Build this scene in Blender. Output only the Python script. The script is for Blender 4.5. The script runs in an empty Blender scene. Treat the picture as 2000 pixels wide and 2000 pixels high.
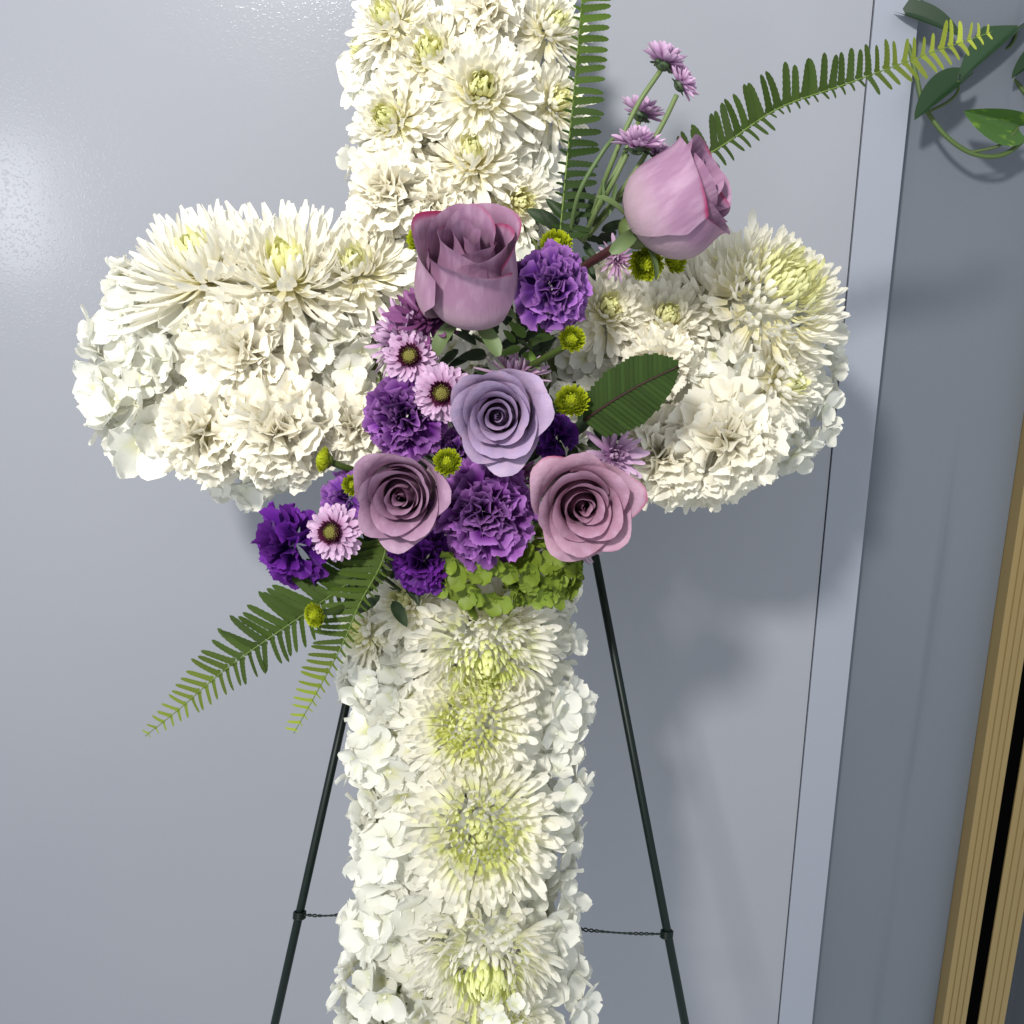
import bpy, math, random
from mathutils import Vector, Matrix, Euler
random.seed(7)
PI = math.pi
scene = bpy.context.scene
col = scene.collection
# ------------------------------------------------------------------ camera
PITCH = math.radians(17)
CAM = Vector((0, 0, 1.4))
cd = bpy.data.cameras.new('camera'); cam = bpy.data.objects.new('camera', cd); col.objects.link(cam)
cam.location = CAM; cam.rotation_euler = (PI/2 - PITCH, 0, 0)
cd.sensor_width = 36; cd.lens = 36; cd.clip_start = .02; cd.clip_end = 50
scene.camera = cam
RM = Euler((PI/2 - PITCH, 0, 0)).to_matrix()
def P(px, py, d):                      # point seen at photo pixel (2000 px wide) at depth d
    return CAM + RM @ Vector(((px-1000)/2000*d, (1000-py)/2000*d, -d))
def D3(v): return (RM @ Vector(v)).normalized()
def S(px, d): return px*d/2000
# ------------------------------------------------------------------ world and lamps
w = bpy.data.worlds.new('World'); scene.world = w; w.use_nodes = True
bg = w.node_tree.nodes['Background']; bg.inputs[0].default_value = (.88, .945, 1, 1); bg.inputs[1].default_value = .72
def area(name, loc, target, size, power, color, shape='DISK', sy=None):
    l = bpy.data.lights.new(name, 'AREA'); l.shape = shape; l.size = size
    if sy: l.size_y = sy
    l.energy = power; l.color = color
    o = bpy.data.objects.new(name, l); col.objects.link(o); o.location = loc
    o.rotation_euler = (Vector(target)-Vector(loc)).to_track_quat('-Z', 'Y').to_euler()
    return o
area('ceiling_lamp', (-.51, -.71, 2.15), (-.05, .98, 1.46), .165, 10.6, (1, .972, .92)).data.spread = math.radians(98)
area('left_fill_lamp', (-1.22, -.64, 1.38), (-.3, .9, 1.3), .16, 3.0, (.93, .95, 1), 'RECTANGLE', .30)  # added fill lamp, not a window: brightens the left and puts glare on the wall
scene.view_settings.view_transform = 'Standard'; scene.view_settings.look = 'None'
scene.view_settings.gamma = 1; scene.view_settings.exposure = 0
scene.render.engine = 'CYCLES'
scene.render.resolution_x = 1024; scene.render.resolution_y = 1024
# ------------------------------------------------------------------ materials
def lin(c):
    return tuple([(x/255/12.92 if x/255 <= .04045 else ((x/255+.055)/1.055)**2.4) for x in c]) + (1,)
def newmat(name):
    m = bpy.data.materials.new(name); m.use_nodes = True
    return m, m.node_tree, m.node_tree.nodes, m.node_tree.links
def mixc(nt, fac, a, b):
    n = nt.nodes.new('ShaderNodeMix'); n.data_type = 'RGBA'
    for i, v in ((0, fac), (6, a), (7, b)):
        if hasattr(v, 'links') or hasattr(v, 'is_linked'): nt.links.new(v, n.inputs[i])
        else: n.inputs[i].default_value = v
    return n.outputs[2]
def ramp(nt, fac, stops):
    n = nt.nodes.new('ShaderNodeMapRange'); n.interpolation_type = 'SMOOTHSTEP'
    nt.links.new(fac, n.inputs[0])
    n.inputs[1].default_value, n.inputs[2].default_value = stops
    return n.outputs[0]
def attr(nt, name):
    n = nt.nodes.new('ShaderNodeAttribute'); n.attribute_name = name; return n.outputs['Fac']
def noise(nt, scale, detail=3, coord='Object', vecscale=None):
    tc = nt.nodes.new('ShaderNodeTexCoord'); n = nt.nodes.new('ShaderNodeTexNoise')
    n.inputs['Scale'].default_value = scale; n.inputs['Detail'].default_value = detail
    if vecscale:
        mp = nt.nodes.new('ShaderNodeMapping'); mp.inputs['Scale'].default_value = vecscale
        nt.links.new(tc.outputs[coord], mp.inputs[0]); nt.links.new(mp.outputs[0], n.inputs['Vector'])
    else: nt.links.new(tc.outputs[coord], n.inputs['Vector'])
    return n.outputs['Fac']
def petal_mat(name, tip, rootrange=(0, .6), rough=.55, trans=.25, spec=.25, edge=None, edgerange=(.85, 1), vary=.10, bump=None, edge_attr='t', pale=None, mott=False):
    """obj.color is the colour at the petal's root, `tip` the colour further out"""
    m, nt, nd, lk = newmat(name)
    b = nd['Principled BSDF']
    oi = nd.new('ShaderNodeObjectInfo'); t = attr(nt, 't')
    c = mixc(nt, ramp(nt, t, rootrange), oi.outputs['Color'], tip) if tip else oi.outputs['Color']
    if pale: c = mixc(nt, ramp(nt, t, (.05, .62)), pale, c)
    if edge: c = mixc(nt, ramp(nt, attr(nt, edge_attr), edgerange), c, edge)
    if mott:
        c = mixc(nt, ramp(nt, noise(nt, 150, 4, 'Object', (1, 1, .3)), (.40, .72)), c, lin((205, 172, 196)))
        c = mixc(nt, .5, c, oi.outputs['Color'])
        if edge: c = mixc(nt, ramp(nt, attr(nt, edge_attr), edgerange), c, edge)
        if pale: c = mixc(nt, ramp(nt, t, (.0, .5)), pale, c)
    hs = nd.new('ShaderNodeHueSaturation'); lk.new(c, hs.inputs['Color'])
    mr = nd.new('ShaderNodeMapRange'); lk.new(oi.outputs['Random'], mr.inputs[0])
    mr.inputs[3].default_value = 1-vary; mr.inputs[4].default_value = 1+vary*.4
    lk.new(mr.outputs[0], hs.inputs['Value'])
    lk.new(hs.outputs[0], b.inputs['Base Color'])
    b.inputs['Roughness'].default_value = rough; b.inputs['Specular IOR Level'].default_value = spec
    tr = nd.new('ShaderNodeBsdfTranslucent'); lk.new(hs.outputs[0], tr.inputs[0])
    mx = nd.new('ShaderNodeMixShader'); mx.inputs[0].default_value = trans
    lk.new(b.outputs[0], mx.inputs[1]); lk.new(tr.outputs[0], mx.inputs[2])
    lk.new(mx.outputs[0], nd['Material Output'].inputs[0])
    if bump:
        bp = nd.new('ShaderNodeBump'); bp.inputs['Strength'].default_value = bump[1]; bp.inputs['Distance'].default_value = .0006
        lk.new(noise(nt, bump[0], 4, 'Object', bump[2]), bp.inputs['Height'])
        lk.new(bp.outputs[0], b.inputs['Normal']); lk.new(bp.outputs[0], tr.inputs['Normal'])
    return m
WHITE = lin((252, 249, 238))
M_mum = petal_mat('white_mum_petal', WHITE, (.08, .58), .5, .40, .25)
M_mumin = petal_mat('mum_inner_petal', lin((246, 246, 190)), (.35, 1.1), .5, .25, .3)
M_carn = petal_mat('white_carnation_petal', lin((251, 247, 233)), (0, .55), .6, .28, .2)
M_hyd = petal_mat('white_hydrangea_petal', lin((250, 249, 240)), (0, .45), .55, .30, .25, bump=(60, .35, (1, .15, 1)))
M_ghyd = petal_mat('green_hydrangea_petal', lin((122, 142, 50)), (0, .8), .5, .18, .3, vary=.25)
M_rose = petal_mat('rose_petal', None, rough=.52, trans=.22, spec=.28, mott=True, edge=lin((160, 42, 92)), edgerange=(.55, 1.0), edge_attr='e', pale=lin((188, 166, 172)), vary=.05, bump=(420, .6, (1, 1, .22)))
M_purple = petal_mat('purple_carnation_petal', None, rough=.6, trans=.22, spec=.2, edge=lin((184, 126, 200)), edgerange=(.72, 1.15), vary=.38)
M_purple2 = petal_mat('dark_purple_petal', None, rough=.55, trans=.15, spec=.2, edge=lin((112, 44, 150)), edgerange=(.5, 1.2), vary=.4)
M_plum = petal_mat('plum_mum_petal', lin((138, 84, 134)), (.1, 1.1), .5, .18, .3, vary=.2)
M_pinkmum = petal_mat('pink_mum_petal', lin((214, 182, 212)), (.1, 1.0), .5, .22, .3, vary=.16)
M_button = petal_mat('green_button_petal', lin((184, 194, 42)), (.35, 1), .55, .2, .25, vary=.05)
M_dring = petal_mat('maroon_floret', lin((132, 58, 98)), (.3, 1.2), .55, .1, .25)
M_disc = petal_mat('daisy_disc', None, rough=.7, trans=.0, spec=.2, vary=.1)
M_fern = petal_mat('fern_leaflet', None, rough=.5, trans=.22, spec=.18, vary=.22, bump=(90, .5, (.3, 1, 1)))
M_leaf = petal_mat('green_leaf', None, rough=.45, trans=.1, spec=.4, vary=.2, bump=(60, .4, (1, 1, 1)))
def simple(name, c, rough=.5, metal=0, spec=.5, n=None, coat=0):
    m, nt, nd, lk = newmat(name); b = nd['Principled BSDF']
    b.inputs['Roughness'].default_value = rough; b.inputs['Metallic'].default_value = metal
    b.inputs['Specular IOR Level'].default_value = spec
    b.inputs['Coat Weight'].default_value = coat
    if n:
        sc, c2, vs = n
        lk.new(mixc(nt, noise(nt, sc, 5, 'Object', vs), c, c2), b.inputs['Base Color'])
    else: b.inputs['Base Color'].default_value = c
    return m
M_stem = petal_mat('stem_skin', None, rough=.5, trans=0, spec=.35, vary=.1)
M_easel = simple('dark_green_enamel', lin((6, 20, 17)), .42, 0, .3, (200, lin((9, 26, 22)), None))
M_wire = simple('dark_wire', lin((35, 45, 42)), .45, .5)
M_foam = simple('floral_foam', lin((120, 128, 84)), .9, 0, .1, (120, lin((60, 72, 40)), None))
def wall_mat(name, a, b2, rough, bumps, streak=None):
    m, nt, nd, lk = newmat(name); b = nd['Principled BSDF']
    c = mixc(nt, noise(nt, 2.2, 3), a, b2)
    if streak:
        c = mixc(nt, ramp(nt, noise(nt, 26, 3, 'Object', (1, 1, .035)), (.56, .74)), c, streak)
    lk.new(c, b.inputs['Base Color']); b.inputs['Roughness'].default_value = rough
    b.inputs['Specular IOR Level'].default_value = .27
    bp = nd.new('ShaderNodeBump'); bp.inputs['Strength'].default_value = bumps[1]; bp.inputs['Distance'].default_value = .0008
    lk.new(ramp(nt, noise(nt, bumps[0], 2), (.52, .80)), bp.inputs['Height'])
    bp2 = nd.new('ShaderNodeBump'); bp2.inputs['Strength'].default_value = .15; bp2.inputs['Distance'].default_value = .004
    lk.new(noise(nt, 7, 2), bp2.inputs['Height']); lk.new(bp.outputs[0], bp2.inputs['Normal'])
    lk.new(bp2.outputs[0], b.inputs['Normal'])
    return m
M_wall = wall_mat('grey_wall_paint', lin((149, 152, 161)), lin((160, 161, 168)), .17, (420, .08))
M_trim = wall_mat('pale_trim_paint', lin((150, 155, 167)), lin((157, 161, 172)), .38, (300, .1))
M_panel = wall_mat('slate_grey_panel', lin((102, 108, 117)), lin((112, 118, 127)), .5, (300, .12), lin((96, 102, 112)))
M_wood = simple('gold_anodised', lin((146, 126, 82)), .42, .2, .4, (60, lin((140, 119, 77)), (1, 1, .05)))
M_dark = simple('black_gap', lin((5, 5, 5)), 1, 0, 0)
M_steel = simple('blue_grey_frame', lin((38, 44, 54)), .4, .1)
# ------------------------------------------------------------------ object helpers
def link(o, parent=None):
    col.objects.link(o)
    if parent: o.parent = parent
    return o
def tag(o, label=None, cat=None, group=None, kind=None):
    for k, v in (('label', label), ('category', cat), ('group', group), ('kind', kind)):
        if v: o[k] = v
def frame(axis, spin=0):
    z = Vector(axis).normalized(); up = D3((0, 1, 0))
    if abs(z.dot(up)) > .96: up = D3((0, 0, -1))
    x = up.cross(z).normalized(); y = z.cross(x)
    return Matrix((x, y, z)).transposed() @ Matrix.Rotation(spin, 3, 'Z')
def thing(name, label, cat, pos, axis=None, spin=0, group=None):
    o = bpy.data.objects.new(name, None); o.empty_display_size = .01; link(o)
    m = frame(axis, spin).to_4x4() if axis is not None else Matrix()
    m.translation = pos; o.matrix_world = m
    tag(o, label, cat, group); return o
def mk_mesh(name, V, F, T=None, E=None, mat=None, smooth=True):
    me = bpy.data.meshes.new(name); me.from_pydata(V, [], F)
    if T:
        a = me.attributes.new('t', 'FLOAT', 'POINT'); a.data.foreach_set('value', T)
    if E:
        a = me.attributes.new('e', 'FLOAT', 'POINT'); a.data.foreach_set('value', E)
    if mat: me.materials.append(mat)
    if smooth: me.polygons.foreach_set('use_smooth', [True]*len(me.polygons))
    me.update(); return me
def put(name, me, parent, mat=None, color=None, kind=None):
    o = bpy.data.objects.new(name, me); link(o, parent)
    if mat is not None: o.matrix_basis = mat
    if color: o.color = color
    if kind: o['kind'] = kind
    return o
class MB:
    def __init__(s): s.V = []; s.F = []; s.T = []
    def add(s, geo, M, toff=None):
        n = len(s.V); V, F, T = geo
        s.V += [tuple(M @ Vector(v)) for v in V]; s.F += [tuple(i+n for i in f) for f in F]
        s.T += T if toff is None else [toff]*len(V)
    def mesh(s, name, mat): return mk_mesh(name, s.V, s.F, s.T, None, mat)
def grid(fn, nu, nv):
    V = []; T = []
    for j in range(nv+1):
        for i in range(nu+1):
            u = -1+2*i/nu; v = j/nv; V.append(tuple(fn(u, v))); T.append(v)
    F = [(j*(nu+1)+i, j*(nu+1)+i+1, (j+1)*(nu+1)+i+1, (j+1)*(nu+1)+i) for j in range(nv) for i in range(nu)]
    return V, F, T
def tube(pts, rad, n=8, closed=True):
    """tube along points; rad float or list"""
    V = []; F = []; T = []
    pts = [Vector(p) for p in pts]; m = len(pts)
    prev = None
    for k, p in enumerate(pts):
        tg = (pts[min(k+1, m-1)]-pts[max(k-1, 0)]).normalized()
        if prev is None:
            a = tg.orthogonal().normalized()
        else:
            a = (prev-tg*prev.dot(tg)).normalized()
        prev = a; b = tg.cross(a); r = rad[k] if isinstance(rad, (list, tuple)) else rad
        for i in range(n):
            an = 2*PI*i/n; V.append(tuple(p+(a*math.cos(an)+b*math.sin(an))*r)); T.append(k/(m-1))
    for k in range(m-1):
        for i in range(n):
            j = (i+1) % n; F.append((k*n+i, k*n+j, (k+1)*n+j, (k+1)*n+i))
    if closed: F.append(tuple(range(n-1, -1, -1))); F.append(tuple((m-1)*n+i for i in range(n)))
    return V, F, T
def catmull(pts, per=8):
    pts = [Vector(p) for p in pts]; out = []
    q = [2*pts[0]-pts[1]]+pts+[2*pts[-1]-pts[-2]]
    for i in range(1, len(q)-2):
        for k in range(per):
            t = k/per; a, b, c, d = q[i-1], q[i], q[i+1], q[i+2]
            out.append(.5*((2*b)+(c-a)*t+(2*a-5*b+4*c-d)*t*t+(-a+3*b-3*c+d)*t**3))
    out.append(pts[-1]); return out
def boxgeo(x0, x1, y0, y1, z0, z1):
    V = [(x, y, z) for z in (z0, z1) for y in (y0, y1) for x in (x0, x1)]
    F = [(0, 2, 3, 1), (4, 5, 7, 6), (0, 1, 5, 4), (2, 6, 7, 3), (0, 4, 6, 2), (1, 3, 7, 5)]
    return V, F, [0]*8
def sphere(r=1, nu=12, nv=8, sz=1):
    V = []; T = []
    for j in range(nv+1):
        a = PI*j/nv
        for i in range(nu):
            b = 2*PI*i/nu; V.append((r*math.sin(a)*math.cos(b), r*math.sin(a)*math.sin(b), r*sz*math.cos(a))); T.append(.5)
    F = [(j*nu+i, (j+1)*nu+i, (j+1)*nu+(i+1) % nu, j*nu+(i+1) % nu) for j in range(nv) for i in range(nu)]
    return V, F, T
# ------------------------------------------------------------------ setting: wall, trim, panel, frame
D = .98
def struct(name, geo, mat, parent=None):
    me = mk_mesh(name, geo[0], geo[1], None, None, mat, False)
    o = bpy.data.objects.new(name, me); link(o, parent)
    if not parent: o['kind'] = 'structure'
    return o
struct('wall', boxgeo(-2.2, .3135, D, D+.04, 0, 2.5), M_wall)
struct('door_trim', boxgeo(.3150, .3540, D-.001, D+.04, 0, 2.5), M_trim)
struct('side_panel_wall', boxgeo(.3540, .5060, D+.017, D+.04, 0, 2.5), M_panel)
struct('wall_seam', boxgeo(.3130, .3155, D+.004, D+.03, 0, 2.5), M_dark)
fr = thing('door_frame', 'ribbed gold metal door frame with a black gap, at the right edge of the grey wall', 'door frame', (.54, D, 0))
def strip(x0, x1, y0):
    V = []; F = []
    prof = []; n = 4; wd = (x1-x0)/n
    for i in range(n):
        a = x0+i*wd
        prof += [(a+.0004, y0), (a+wd*.80, y0), (a+wd*.86, y0+.0012), (a+wd*.97, y0+.0012)]
    prof[0] = (x0, y0+.0008); prof = [(x0, D+.03)]+prof+[(x1, D+.03)]
    for z in (0, 2.5):
        for (x, y) in prof: V.append((x-.54, y-D, z))
    m = len(prof)
    for i in range(m-1): F.append((i, i+1, m+i+1, m+i))
    return V, F, [0]*len(V)
for a, b in ((.5065, .5345), (.549, .580)):
    me = mk_mesh('ribbed_strip', *strip(a, b, D-.004)[:2], None, None, M_wood, False); put('ribbed_strip', me, fr)
g = boxgeo(.5346-.54, .5489-.54, -.001, .05, 0, 2.5); put('gap', mk_mesh('gap', g[0], g[1], None, None, M_dark, False), fr)
g = boxgeo(.5803-.54, 1.6-.54, .012, .05, 0, 2.5); put('door_leaf', mk_mesh('door_leaf', g[0], g[1], None, None, M_steel, False), fr)
g = boxgeo(.5803-.54, .590-.54, .002, .0118, 0, 2.5); put('door_edge', mk_mesh('door_edge', g[0], g[1], None, None, M_steel, False), fr)
# ------------------------------------------------------------------ petal shapes
def strap(curl=.8, wid=.13, nu=3, nv=8, trough=.5, tip=1.0, twist=0, pw=1.4):
    """strap petal, length 1 along Y, Z towards the flower's axis"""
    L = [(0, 0)]; a0 = -.15
    for j in range(nv):
        v = (j+.5)/nv; a = a0+curl*v**pw
        L.append((L[-1][0]+math.cos(a)/nv, L[-1][1]+math.sin(a)/nv))
    def fn(u, v):
        j = round(v*nv); y, z = L[j]
        ww = wid*(.42+.58*min(1, v/.55)**.8)*(max(.12, 1-((v-.70)/.30)**2.6)**.5 if v > .70 else 1)
        x = u*ww*.5
        z2 = trough*ww*(abs(u)**1.7)*.5
        tw = twist*v
        return (x*math.cos(tw), y - math.sin(a0+curl*v**pw)*z2, z+z2*math.cos(a0+curl*v**pw)+x*math.sin(tw))
    return grid(fn, nu, nv)
MUM = {}
def mum_variants(key, curls, wid, mat, **k):
    MUM[key] = [[mk_mesh('petal', *strap(c, wid*random.uniform(.85, 1.12), trough=random.uniform(.15, .5), twist=random.uniform(-.5, .5), **k), None, mat) for _ in range(3)] for c in curls]
mum_variants('dense', (1.3, 1.2, 1.1, .8), .25, M_mum)
mum_variants('mid', (1.2, 1.0, .8, .4), .235, M_mum)
mum_variants('spider', (1.1, .95, .8, .5), .115, M_mum)
mum_variants('pink', (1.3, .9, .5, .25), .20, M_pinkmum)
mum_variants('plum', (1.3, .9, .5, .25), .20, M_plum)
mum_variants('pinklong', (1.3, .7, .45, .25), .15, M_pinkmum)
core_geo = [strap(c, .22, 2, 4, .6) for c in (1.5, 1.2, 1.0)]
def pmat(al, th, L, off, roll=0, sx=1):
    """local matrix of a petal leaving the receptacle at polar angle al, azimuth th"""
    rad = Vector((math.cos(th), math.sin(th), 0)); ax = Vector((0, 0, 1))
    y = (ax*math.cos(al)+rad*math.sin(al)).normalized(); z = (ax*math.sin(al)-rad*math.cos(al)).normalized(); x = y.cross(z)
    m = Matrix((x, y, z)).transposed() @ Matrix.Rotation(roll, 3, 'Y')
    m = m @ Matrix.Diagonal((L*sx, L, L))
    m = m.to_4x4(); m.translation = y*off; return m
GA = PI*(3-5**.5)
def mum(name, label, cat, pos, axis, R, n=150, core=40, key='dense', amax=100, a0=4, l0=.45, lp=.9, inner=(200, 210, 90), root=(240, 236, 180), squash=1, jit=.10, stack=0, group=None, coremat=None, coretip=None, spin=None, disc=0):
    t = thing(name, label, cat, pos, axis, random.uniform(0, 6) if spin is None else spin, group)
    if squash != 1: pass
    mb = MB(); tot = n+core
    for i in range(tot):
        s = (i+.5)/tot; al = math.radians(a0+(amax-a0)*s**.72)*(1+random.gauss(0, jit*.45)); th = i*GA+random.gauss(0, jit)
        L = R*(l0+(1-l0)*s**lp)*(1+random.gauss(0, jit*.7))
        off = R*.06
        if stack:
            pl = R*(stack+.17*s**1.5)*random.uniform(.9, 1.1); off = max(R*.05, L-pl*.93); L = pl
        M = pmat(al, th, L, off, random.gauss(0, .22))
        if stack:                       # leans outwards a little from its place on the dome
            M = M @ Matrix.Rotation(random.gauss(-.12, .10)*min(1, s*2), 4, 'X')
        if i < core: mb.add(random.choice(core_geo), M)
        else:
            q = (i-core)/n; fam = MUM[key]; f = fam[min(3, int(q*4*.999+random.uniform(-.3, .3)) if q > .08 else 0)]
            k = max(0, 1-q*1.5)
            c = tuple(lin(root)[j]*(1-k)+lin(inner)[j]*k for j in range(3))+(1,)
            put('petal', random.choice(f), t, M, c)
    put('flower_centre', mb.mesh('flower_centre', coremat or M_mumin), t, None, lin(inner), 'stuff')
    return t
# carnation petals
def carn_petal(seed, serr=.028):
    r = random.Random(seed); ph = [r.uniform(0, 6) for _ in range(4)]; k1 = r.uniform(4, 6.5); k2 = r.uniform(8, 11); A = r.uniform(.13, .20)
    NU = 26
    def fn(u, v):
        half = (.10+.50*v**1.25)
        a = u*half*1.15
        edge = 1-.10*abs(u)**2.2
        if v > .99: edge += serr*(1 if round((u+1)/2*NU) % 2 else -1)*(.6+.4*math.sin(u*7+ph[3]))
        rr = v*edge
        wv = A*v**1.8*(math.sin(k1*u+ph[0])+.5*math.sin(k2*u+ph[1]))
        bend = -.12*v*v+.1*v
        return (math.sin(a)*rr*1.05, math.cos(a)*rr+.04*v*v*math.sin(k2*u+ph[2]), wv+bend)
    return grid(fn, NU, 5)
CARN_G = [carn_petal(s) for s in range(8)]
CW = [mk_mesh('petal', *g, None, M_carn) for g in CARN_G]
CP2 = [mk_mesh('petal', *g, None, M_purple2) for g in CARN_G]
CP = [mk_mesh('petal', *g, None, M_purple) for g in CARN_G]
def carnation(name, label, cat, pos, axis, R, fam, root, n=46, amax=98, dark=None, group=None, l0=.72, stem=False):
    t = thing(name, label, cat, pos, axis, random.uniform(0, 6), group)
    for i in range(n):
        s = (i+.5)/n; al = math.radians(6+(amax-6)*s**.8)+random.gauss(0, .10); th = i*GA+random.gauss(0, .25)
        L = R*(l0+(1-l0)*s)*random.uniform(.88, 1.08)
        M = pmat(al, th, L, R*.04, random.gauss(0, .5), random.uniform(.7, 1.0))
        c = lin(root)
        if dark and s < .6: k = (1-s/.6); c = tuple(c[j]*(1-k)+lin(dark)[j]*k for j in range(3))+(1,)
        put('petal', random.choice(fam), t, M, c)
    return t
# hydrangea
def hyd_petal(seed):
    r = random.Random(seed); ph = r.uniform(0, 6); c = r.uniform(-.15, .5); nt = r.random() < .4
    def fn(u, v):
        ww = .52*(max(.01, 1-((v-.56)/.45)**2)**.5 if v > .56 else .12+.88*math.sin(v/.56*PI/2)**.9)
        e = 1-.05*u*u*v-(.05*math.cos(u*5)*v**4 if nt else 0)
        return (u*ww, v*e, c*v*v*.5+.10*v*abs(u)**2+.05*math.sin(3*u+ph)*v*v+.04*math.sin(5*v+ph))
    return grid(fn, 6, 6)
HYD_G = [hyd_petal(s) for s in range(7)]
HW = [mk_mesh('petal', *g, None, M_hyd) for g in HYD_G]
HG = [mk_mesh('petal', *g, None, M_ghyd) for g in HYD_G]
BEAD = mk_mesh('floret', *sphere(.09, 8, 5), None, M_hyd)
BEADG = mk_mesh('floret', *sphere(.13, 8, 5), None, M_ghyd)
def floret_mats(jit=.15):
    out = []; a0 = random.uniform(0, 6)
    for k in range(4):
        out.append(Matrix.Rotation(a0+k*PI/2+random.gauss(0, jit), 4, 'Z') @ Matrix.Translation((0, .02, .012*(k % 2))) @ Matrix.Rotation(random.uniform(.02, .5), 4, 'X') @ Matrix.Rotation(random.gauss(0, .15), 4, 'Y') @ Matrix.Diagonal((random.uniform(.85, 1.12),)*3+(1,)))
    return out
def hydrangea(name, label, cat, pos, axis, R, fs, n=16, amax=80, fam=HW, bead=BEAD, root=(225, 228, 170), group=None, jit=.35):
    t = thing(name, label, cat, pos, axis, random.uniform(0, 6), group)
    for i in range(n):
        s = (i+.4)/n; al = math.radians(amax)*s**.55+random.gauss(0, .06); th = i*GA+random.gauss(0, .15)
        d = Vector((math.sin(al)*math.cos(th), math.sin(al)*math.sin(th), math.cos(al)))
        nrm = (d+Vector((random.gauss(0, jit), random.gauss(0, jit), random.gauss(0, jit)*.5))).normalized()
        q = nrm.to_track_quat('Z', 'Y').to_matrix().to_4x4()
        M = Matrix.Translation(d*R*random.uniform(.88, 1.08)-Vector((0, 0, R*.35))) @ q @ Matrix.Diagonal((fs*random.uniform(.8, 1.15),)*3+(1,))
        k = random.random()**2
        f = put('floret', bead, t, M, lin(tuple(int(a*.93) for a in root)))
        c = tuple(lin(root)[j]*(.4+.6*k)+lin((243, 242, 232) if fam is HW else (96, 118, 38))[j]*(.6-.6*k) for j in range(3))+(1,)
        for m in floret_mats(): put('petal', random.choice(fam), f, m, c)
    return t
# ------------------------------------------------------------------ floral foam cross and the filling florets
FD0, FD1 = .722, .80
def slab(x0, x1, y0, y1, d0=FD0, d1=FD1):
    c = [P(x, y, .72) for x, y in ((x0, y1), (x1, y1), (x1, y0), (x0, y0))]
    n = D3((0, 0, -1)); V = [tuple(p+n*(d0-.72)) for p in c]+[tuple(p+n*(d1-.72)) for p in c]
    return V, [(0, 1, 2, 3), (7, 6, 5, 4), (0, 4, 5, 1), (1, 5, 6, 2), (2, 6, 7, 3), (3, 7, 4, 0)]
fo = thing('foam_cross', 'green floral foam cross under the white flowers, leaning back on the wire easel', 'foam cross', P(900, 1000, .76))
inv = fo.matrix_world.inverted()
for nm, r in (('upright', (745, 1050, -250, 2350)), ('arm', (270, 742, 585, 850)), ('arm', (1053, 1500, 600, 870))):
    V, F = slab(*r); put(nm, mk_mesh(nm, [tuple(inv @ Vector(v)) for v in V], F, None, None, M_foam, False), fo)
mb = MB(); random.seed(21)
def rects():
    return ((745, 1050, -60, 2120), (250, 725, 540, 865), (1070, 1545, 560, 880))
def fillpt(px, py, d, nrm, fs):
    q = nrm.to_track_quat('Z', 'Y').to_matrix().to_4x4()
    M = Matrix.Translation(P(px, py, d)) @ q @ Matrix.Diagonal((fs,)*3+(1,))
    for m in floret_mats(.2): mb.add(random.choice(HYD_G), M @ m)
for (x0, x1, y0, y1) in rects():
    y = y0
    while y < y1:
        x = x0
        while x < x1:
            ex = (x-(x0+x1)/2)/((x1-x0)/2); ey = (y-(y0+y1)/2)/((y1-y0)/2)
            vert = (y1-y0) > (x1-x0)
            kx = ex**5 if vert else (max(0, abs(ex)-.8)*4*math.copysign(1, ex)); ky = 0 if vert else ey**5
            nrm = D3((kx*1.3+random.gauss(0, .3), -ky*1.3+random.gauss(0, .3), 1))
            fillpt(x+random.gauss(0, 8), y+random.gauss(0, 8), .712+.02*(abs(kx)+abs(ky))*.6+random.gauss(0, .004), nrm, S(random.uniform(30, 44), .7))
            x += 34
        y += 34
    # sides
    for dd in (.73, .755, .78):
        if (y1-y0) > (x1-x0):
            for y in range(y0, y1, 36):
                for sx, x in ((-1, x0-12), (1, x1+10)):
                    if 540 < y < 900: continue
                    fillpt(x*1+random.gauss(0, 7), y+random.gauss(0, 8), dd, D3((sx, random.gauss(0, .35), random.gauss(.15, .3))), S(random.uniform(30, 44), .7))
        else:
            for x in range(x0, x1, 36):
                for sy, y in ((1, y0-6), (-1, y1+8)):
                    fillpt(x+random.gauss(0, 8), y+random.gauss(0, 7), dd, D3((random.gauss(0, .35), sy, random.gauss(.15, .3))), S(random.uniform(30, 44), .7))
            for y in range(y0, y1, 36):
                sx, x = ((-1, x0-10) if x0 < 600 else (1, x1+10))
                fillpt(x+random.gauss(0, 7), y, dd, D3((sx, random.gauss(0, .35), random.gauss(.15, .3))), S(random.uniform(30, 44), .7))
o = put('hydrangea_filling', mb.mesh('hydrangea_filling', M_hyd), None, None, lin((226, 226, 180)), 'stuff')
tag(o, 'mass of small white hydrangea florets filling the cross between the larger white flowers', 'flower mass')
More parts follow.
